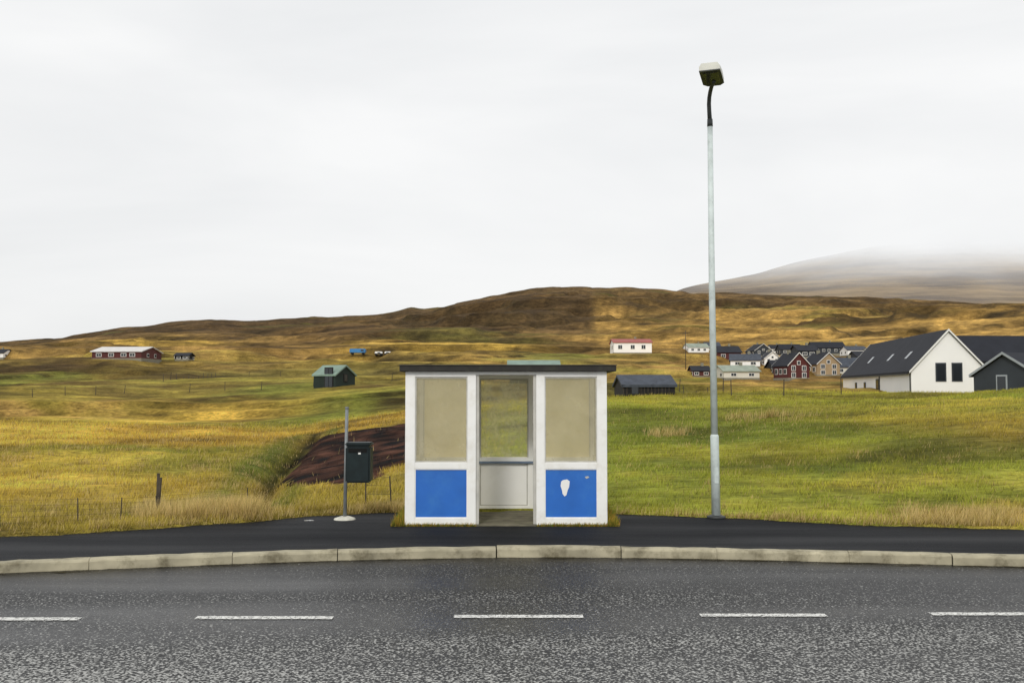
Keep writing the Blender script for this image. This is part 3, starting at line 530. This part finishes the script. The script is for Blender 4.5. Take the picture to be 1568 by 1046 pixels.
# ---------------------------------------------------------------- fences and poles
def fence(name,pts,step,hp_,rp,nw,wr=.006,jit=.05,net=False):
    v=[];f=[]
    def cyl(p,q,r0,r1,seg=6):
        t=(q-p).normalized(); a=Vector((1,0,0)) if abs(t.z)>.7 else Vector((0,0,1)); a=(a-t*a.dot(t)).normalized(); b=t.cross(a); i0=len(v)
        for c,r in ((p,r0),(q,r1)):
            for k in range(seg): an=2*math.pi*k/seg; v.append(c+a*math.cos(an)*r+b*math.sin(an)*r)
        for k in range(seg): f.append((i0+k,i0+(k+1)%seg,i0+seg+(k+1)%seg,i0+seg+k))
        f.append(tuple(i0+seg+k for k in range(seg)))
    P_=[Vector((p[0],p[1],0)) for p in pts]; posts=[]
    for a,b in zip(P_[:-1],P_[1:]):
        n=max(1,int((b-a).length/step))
        for i in range(n): posts.append(a.lerp(b,i/n))
    posts.append(P_[-1]); tops=[]
    for q in posts:
        z=float(h(q.x,q.y)); j=Vector((random.uniform(-jit,jit),random.uniform(-jit,jit),0)); hh=hp_*random.uniform(.85,1.1); p0=Vector((q.x,q.y,z-.2)); p1=Vector((q.x,q.y,z+hh))+j; cyl(p0,p1,rp,rp*.8); tops.append((p0+Vector((0,0,.2)),p1))
    for (a0,a1),(b0,b1) in zip(tops[:-1],tops[1:]):
        for k in range(nw):
            tt=.95-.85*k/max(1,nw-1) if nw>1 else .9
            cyl(a0.lerp(a1,tt),b0.lerp(b1,tt),wr,wr,3)
        if net:
            n=int((b0-a0).length/.15)
            for i in range(1,n): s_=i/n; cyl(a0.lerp(b0,s_)+Vector((0,0,.08)),a0.lerp(b0,s_).lerp(a1.lerp(b1,s_),.8),.002,.002,3)
    return mesh(name,v,f,WOOD)
def gp2(L): return [G(a,b)[:2] for a,b in L]
q=[G(-150,812)[:2],G(0,806)[:2],G(120,800)[:2],G(240,791)[:2],G(380,782)[:2]]
fence('wire_fence',q,1.1,.42,.012,5,.0022,.03,True)
fence('fence_post',[q[3],(q[3][0]+.01,q[3][1])],5,.72,.035,1)
fence('wire_fence',gp2([(-60,612),(100,606),(190,603),(290,601),(400,598),(480,592)]),3.6,.9,.04,2,.008,.12)
fence('wire_fence',gp2([(540,584),(600,584),(700,580),(784,578)]),3.5,1.0,.04,2,.008,.12)
fence('wire_fence',gp2([(1040,600),(1120,606),(1200,606),(1288,604)]),2.8,1.0,.035,2,.008,.1)
fence('wire_fence',gp2([(560,775),(600,774)]),1.2,.5,.014,4,.0035)
fence('wire_fence',gp2([(250,585),(330,578),(430,576),(500,570)]),5,1.0,.05,2,.01,.12)
for px,row,hpx in [(1050,566,60)]:
    x,y,z=G(px,row); s=y/F; e=empty('utility_pole',(x,y,z)); r=.09
    tube('pole',[(0,0,-.5),(0,0,hpx*s)],[r,r*.7],WOOD,e,8); boxes('crossarm',[(-.6,.6,-.05,.05,hpx*s-.7,hpx*s-.58)],WOOD,e)
# ---------------------------------------------------------------- grass blades
def blades(name,x,y,hh,w,col,mat,lean=.5):
    n=len(x); z=h(x,y)-.01; an=rng.normal(0,.6,n); la=rng.uniform(0,2*np.pi,n); ll=hh*lean*rng.uniform(.2,1,n)
    dx=np.cos(an)*w/2; dy=np.sin(an)*w/2
    a=np.stack([x-dx,y-dy,z],-1); b=np.stack([x+dx,y+dy,z],-1); c=np.stack([x+np.cos(la)*ll+.15*hh,y+np.sin(la)*ll,z+hh],-1)
    V=np.stack([a,b,c],1).reshape(-1,3); me=bpy.data.meshes.new(name); me.vertices.add(3*n); me.vertices.foreach_set('co',V.astype(np.float32).ravel())
    me.loops.add(3*n); me.loops.foreach_set('vertex_index',np.arange(3*n,dtype=np.int32)); me.polygons.add(n); me.polygons.foreach_set('loop_start',np.arange(n,dtype=np.int32)*3); me.update(calc_edges=True)
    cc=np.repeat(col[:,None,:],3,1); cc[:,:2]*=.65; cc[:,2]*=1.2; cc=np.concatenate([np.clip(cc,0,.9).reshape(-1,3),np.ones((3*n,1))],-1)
    at=me.color_attributes.new('Col','FLOAT_COLOR','POINT'); at.data.foreach_set('color',cc.astype(np.float32).ravel()); me.materials.append(mat); return link(bpy.data.objects.new(name,me))
gm,nt,N,K=newmat('grass_blades'); o=N('ShaderNodeOutputMaterial'); at=N('ShaderNodeAttribute'); at.attribute_name='Col'; df=N('ShaderNodeBsdfDiffuse'); tl=N('ShaderNodeBsdfTranslucent'); mx=N('ShaderNodeMixShader'); mx.inputs[0].default_value=.4; K(at.outputs['Color'],df.inputs[0]); K(at.outputs['Color'],tl.inputs[0]); K(df.outputs[0],mx.inputs[1]); K(tl.outputs[0],mx.inputs[2]); K(mx.outputs[0],o.inputs[0])
n=300000
y=np.exp(rng.uniform(math.log(13.3),math.log(70),n)); u=rng.uniform(-.62,.62,n); x=u*y
clump=fbm(x/.6,y/.6,60,3)
ok=(y>back_y(x)+.02+.25*(fbm(x/.4,y*0,61,2)))&~((x>xl0-.02)&(x<xr1+.02)&(y<YB+.12)&(y>14.8))&(rng.random(n)<.66+clump*2.2)&~(inpoly(x,y,pp)&(rng.random(n)<.97))
x=x[ok];y=y[ok];clump=clump[ok];n=len(x)
right=sst(-.02,.08,x/y)*sst(.3,1.3,y-back_y(x))
c=cov_shade(x,y)*(1+rng.normal(0,.18,n)*(1-.2*right))[:,None]*1.3; c[rng.random(n)<.17*(1-.3*right)]*=.45
mk_=rng.random(n)<.15*(1-.6*right); c[mk_]=straw*rng.uniform(.6,1.15,(mk_.sum(),1))
sc=(y/16)**.75
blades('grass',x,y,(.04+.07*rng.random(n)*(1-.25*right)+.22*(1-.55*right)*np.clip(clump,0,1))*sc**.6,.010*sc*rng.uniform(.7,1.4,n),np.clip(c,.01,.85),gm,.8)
xs_,ys_,hs_=[],[],[]
def tuss(px,row,n,spread,hgt,dens=1):
    x,y,_=G(px,row); xs_.append(rng.normal(x,spread,n)); ys_.append(np.abs(rng.normal(0,spread*.5,n))+y); hs_.append(rng.uniform(.4,1,n)*hgt)
for i in range(140): tuss(rng.uniform(215,395),rng.uniform(787,797)-(i%3)*2,90,.11,rng.uniform(.22,.42))
for i in range(120): tuss(rng.uniform(0,620),rng.uniform(780,812),18,.08,rng.uniform(.1,.24))
for i in range(130): tuss(rng.uniform(940,1568),rng.uniform(790,808),18,.10,rng.uniform(.06,.18))
for i in range(80): tuss(rng.uniform(1380,1568),rng.uniform(785,808),40,.2,rng.uniform(.12,.28))
for i in range(50): tuss(rng.uniform(560,625),rng.uniform(770,786),30,.15,rng.uniform(.1,.2))
for i in range(12): tuss(rng.uniform(1120,1240),rng.uniform(638,648),30,.25,rng.uniform(.3,.55))
for i in range(10): tuss(rng.uniform(1000,1050),rng.uniform(662,670),30,.2,rng.uniform(.2,.45))
for i in range(130): tuss(rng.uniform(0,400),rng.uniform(650,780),22,.16,rng.uniform(.12,.32))
for i in range(45): tuss(rng.uniform(950,1568),rng.uniform(680,780),14,.12,rng.uniform(.08,.22))
x=np.concatenate(xs_);y=np.concatenate(ys_);hh=np.concatenate(hs_); ok=(y>back_y(x)-.03)&~((x>xl0-.02)&(x<xr1+.02)&(y<YB+.12))&~inpoly(x,y,pp); x,y,hh=x[ok],y[ok],hh[ok]; n=len(x)
c=straw[None]*rng.uniform(.55,1.3,(n,1))*np.where(rng.random((n,1))<.3,C(.6,.62,.4)[None],1)
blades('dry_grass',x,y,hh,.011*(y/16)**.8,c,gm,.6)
k=5200; side=rng.random(k)<.5; x=np.where(side,rng.uniform(xl0-.2,xl0-.0,k),rng.uniform(xr1,xr1+.17,k)); y=rng.uniform(14.93,17,k)
w_=rng.random(k)<.22; x=np.where(w_,np.where(side,rng.uniform(xl0-.2,xl1,k),rng.uniform(xr0,xr1+.17,k)),x); y=np.where(w_,rng.uniform(14.93,14.99,k),y)
hh=rng.uniform(.03,.14,k)*np.where(w_,.5,1); c=np.where(rng.random((k,1))<.5,green[None]*1.1,gold[None]*.8)*rng.uniform(.4,1.1,(k,1))
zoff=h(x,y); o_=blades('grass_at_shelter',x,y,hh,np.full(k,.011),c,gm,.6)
co=np.empty(3*3*k,np.float32); o_.data.vertices.foreach_get('co',co); co=co.reshape(-1,3,3); co[:,:,2]+= (np.maximum(0,-zoff)+.01)[:,None]; o_.data.vertices.foreach_set('co',co.ravel())
boxes('mossy_verge',[(xl0-.2,xl0-.032,14.95,17,-.05,.02),(xr1+.032,xr1+.17,14.95,17,-.05,.02)],pm('moss',(.11,.10,.03),.95,.5,12,.5))
# ---------------------------------------------------------------- sky / light / camera
w=bpy.data.worlds.new('World'); S.world=w; w.use_nodes=True; nt=w.node_tree; nt.nodes.clear(); N=nt.nodes.new; K=nt.links.new
o=N('ShaderNodeOutputWorld'); bg=N('ShaderNodeBackground'); bg2=N('ShaderNodeBackground'); ad=N('ShaderNodeAddShader'); sk_=N('ShaderNodeTexSky'); sk_.sky_type='NISHITA'; sk_.sun_disc=False
EL,AZ=math.radians(33),math.radians(192)
sk_.sun_elevation=EL; sk_.sun_rotation=AZ; hsv=N('ShaderNodeHueSaturation'); hsv.inputs['Saturation'].default_value=.25; K(sk_.outputs[0],hsv.inputs['Color']); K(hsv.outputs[0],bg.inputs[0]); bg.inputs[1].default_value=.012
tc=N('ShaderNodeTexCoord'); mp=N('ShaderNodeMapping'); mp.inputs['Scale'].default_value=(1.0,1.0,4.0); K(tc.outputs['Generated'],mp.inputs[0]); n=N('ShaderNodeTexNoise'); n.inputs['Scale'].default_value=1.5; n.inputs['Detail'].default_value=5; n.inputs['Roughness'].default_value=.5; n.inputs['Distortion'].default_value=.4; K(mp.outputs[0],n.inputs['Vector'])
r=N('ShaderNodeValToRGB'); r.color_ramp.elements[0].position=.3; r.color_ramp.elements[1].position=.68; r.color_ramp.elements[0].color=(.715,.727,.738,1); r.color_ramp.elements[1].color=(.87,.872,.87,1); K(n.outputs[0],r.inputs[0])
sp=N('ShaderNodeSeparateXYZ'); K(tc.outputs['Generated'],sp.inputs[0]); mr=N('ShaderNodeMapRange'); mr.inputs[1].default_value=.0; mr.inputs[2].default_value=.42; mr.inputs[3].default_value=.955; mr.inputs[4].default_value=1.09; K(sp.outputs[2],mr.inputs[0]); vm=N('ShaderNodeVectorMath'); vm.operation='SCALE'; K(r.outputs[0],vm.inputs[0]); K(mr.outputs[0],vm.inputs['Scale'])
K(vm.outputs[0],bg2.inputs[0]); bg2.inputs[1].default_value=.98; K(bg.outputs[0],ad.inputs[0]); K(bg2.outputs[0],ad.inputs[1]); K(ad.outputs[0],o.inputs[0])
ld=bpy.data.lights.new('sun','SUN'); ld.energy=1.5; ld.angle=math.radians(11); ld.color=(1,.96,.88); lo=bpy.data.objects.new('sun',ld); S.collection.objects.link(lo)
dirv=Vector((math.sin(AZ)*math.cos(EL),math.cos(AZ)*math.cos(EL),math.sin(EL))); lo.rotation_euler=dirv.to_track_quat('Z','Y').to_euler()
cd=bpy.data.cameras.new('camera'); cd.lens=35; cd.sensor_width=36; cd.clip_end=20000; co_=bpy.data.objects.new('camera',cd); co_.location=(0,0,CH); co_.rotation_euler=(math.pi/2+TH,0,0); S.collection.objects.link(co_); S.camera=co_
S.view_settings.view_transform='Standard'; S.view_settings.look='None'; S.view_settings.exposure=0
